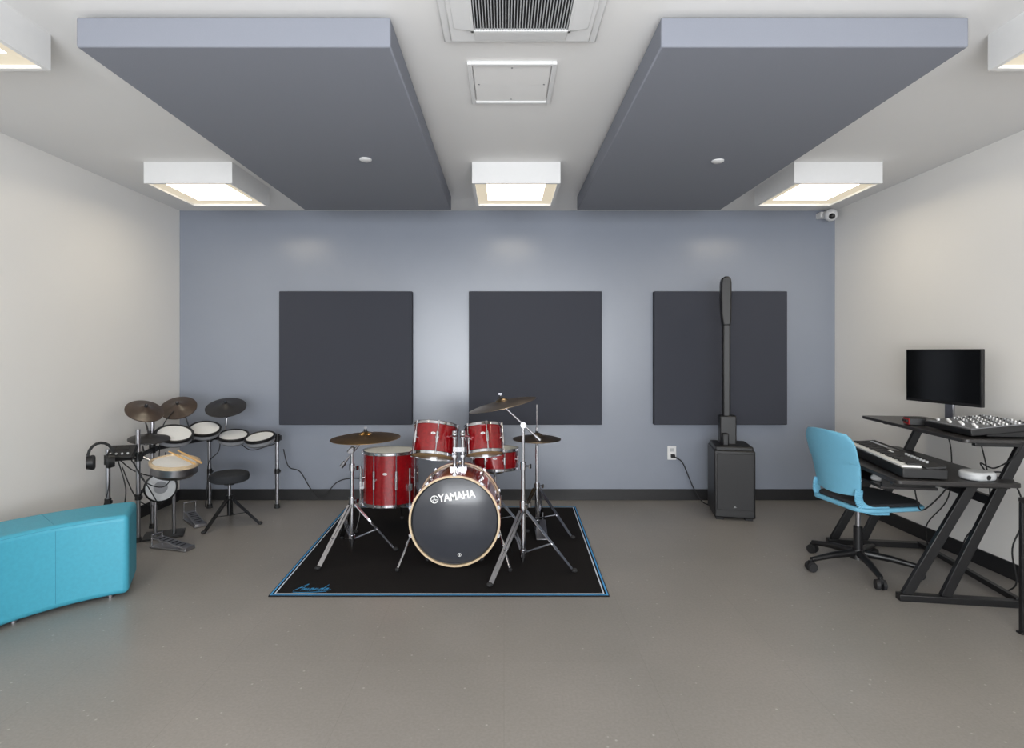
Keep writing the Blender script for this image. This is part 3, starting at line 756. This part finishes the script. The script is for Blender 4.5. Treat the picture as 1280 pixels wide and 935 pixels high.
# side table whose leg enters at the frame edge
r=root('side_table',(2.72,2.48,0),'black steel side table standing near the desk','table')
og=r.location.copy()
MB(m_desk,og).box((2.728,2.45,.64),(.50,.50,.022)).obj('tabletop',r,bevel=.003)
for x in (2.484,2.965):
    for y in (2.215,2.685):
        MB(m_blackm,og).box((x,y,.315),(.018,.018,.63)).box((x,y,.005),(.032,.032,.01)).obj('leg',r,bevel=.002)

# ------------------------------------------------------------ office chair
r=root('office_chair',(2.20,3.48,0),'light blue shell task chair with black seat and casters','office chair',rot=R(8))
bs=MB(m_blackm).cyl((0,0,.07),(0,0,.13),.045,.035,seg=20)
A0=-110
for k in range(5):
    a=R(A0+72*k); d=Vector((math.cos(a),math.sin(a),0))
    bs.tube([d*.03+Vector((0,0,.105)),d*.17+Vector((0,0,.095)),d*.31+Vector((0,0,.072))],[.024,.02,.015],seg=10)
bo=bs.obj('star_base',r)
for k in range(5):
    a=R(A0+72*k); d=Vector((math.cos(a),math.sin(a),0)); n=Vector((-d.y,d.x,0))
    p=d*.31+Vector((0,0,.03)); q=MB(m_rubber)
    for s_ in (-1,1): q.cyl(p+n*s_*.008,p+n*s_*.026,.03,.027,seg=20)
    q.cyl(p,p+Vector((0,0,.045)),.007).box(p+Vector((0,0,.022)),(.03,.018,.03),(0,0,a),mat=m_black)
    q.obj('caster',bo)
MB(m_blackm).cyl((0,0,.12),(0,0,.27),.026).cyl((0,0,.26),(0,0,.40),.015,mat=m_steel).box((0,0,.405),(.18,.14,.03)).tube([(.0,-.05,.40),(.02,-.16,.395),(.04,-.2,.395)],.006).obj('gas_lift',r,bevel=.003)
MB(m_chairb).prism(rounded(-.17,.29,-.225,.225,.08,6),.026,Matrix.Translation((0,0,.412))).obj('seat_shell',r,bevel=.009,bseg=3)
MB(m_chairp).prism(rounded(-.15,.28,-.21,.21,.09,6),.022,Matrix.Translation((0,0,.436))).obj('seat',r,bevel=.010,bseg=3)
U,V=16,20; vs=[]; fs=[]
for j in range(V+1):
    v=j/V; z=.49+.39*v
    hw=.178+.030*math.sin(min(1,v*1.1)*math.pi*.62)
    if v>.82: hw*=math.sqrt(max(0,1-((v-.82)/.18)**2*.38))
    for i in range(U+1):
        u=-1+2*i/U
        vs.append((-.175-.03*v-.05*v*v+.040*u*u, u*hw, z-.014*u*u*(1 if v>.5 else -1)))
for j in range(V):
    for i in range(U):
        a=j*(U+1)+i; fs.append((a,a+1,a+U+2,a+U+1))
MB(m_chairb).add(vs,fs).obj('backrest',r,solid=.012,bevel=.003)
for s_ in (-1,1):
    q=MB(m_chairb); P=spline([(-.142,s_*.175,.54),(-.148,s_*.178,.49),(-.135,s_*.188,.45),(-.09,s_*.200,.425),(.02,s_*.21,.42)],5)
    for a,b_ in zip(P,P[1:]): q.bar(a,b_+(b_-a)*.15,.05,.014,up=(0,1,0))
    q.obj('back_support',r,bevel=.004)

# ------------------------------------------------------------ camera & lights
cam=bpy.data.cameras.new('Camera'); co=bpy.data.objects.new('Camera',cam); COL.objects.link(co)
co.location=(0,0,1.35); co.rotation_euler=(R(90),0,0)
cam.sensor_width=36; cam.lens=700/1280*36; cam.shift_x=10/1280; cam.shift_y=-27.5/1280; cam.clip_start=.05
sc.camera=co
def area(name,loc,rot,sx,sy,p,col):
    l=bpy.data.lights.new(name,'AREA'); l.shape='RECTANGLE'; l.size=sx; l.size_y=sy; l.energy=p; l.color=col
    o=bpy.data.objects.new(name,l); COL.objects.link(o); o.location=loc; o.rotation_euler=rot
area('daylight_window',(0,YF-.12,1.5),(R(90),0,0),4.7,1.75,235,(.94,.97,1))
area('added_ceiling_fill',(0,-1.2,.75),(R(148),0,0),2.6,1.2,120,(.94,.97,1))  # unseen fill lamp behind the camera, added to brighten the ceiling
w=bpy.data.worlds.new('World'); sc.world=w; w.use_nodes=True
w.node_tree.nodes['Background'].inputs['Color'].default_value=(.8,.88,1,1); w.node_tree.nodes['Background'].inputs['Strength'].default_value=.6
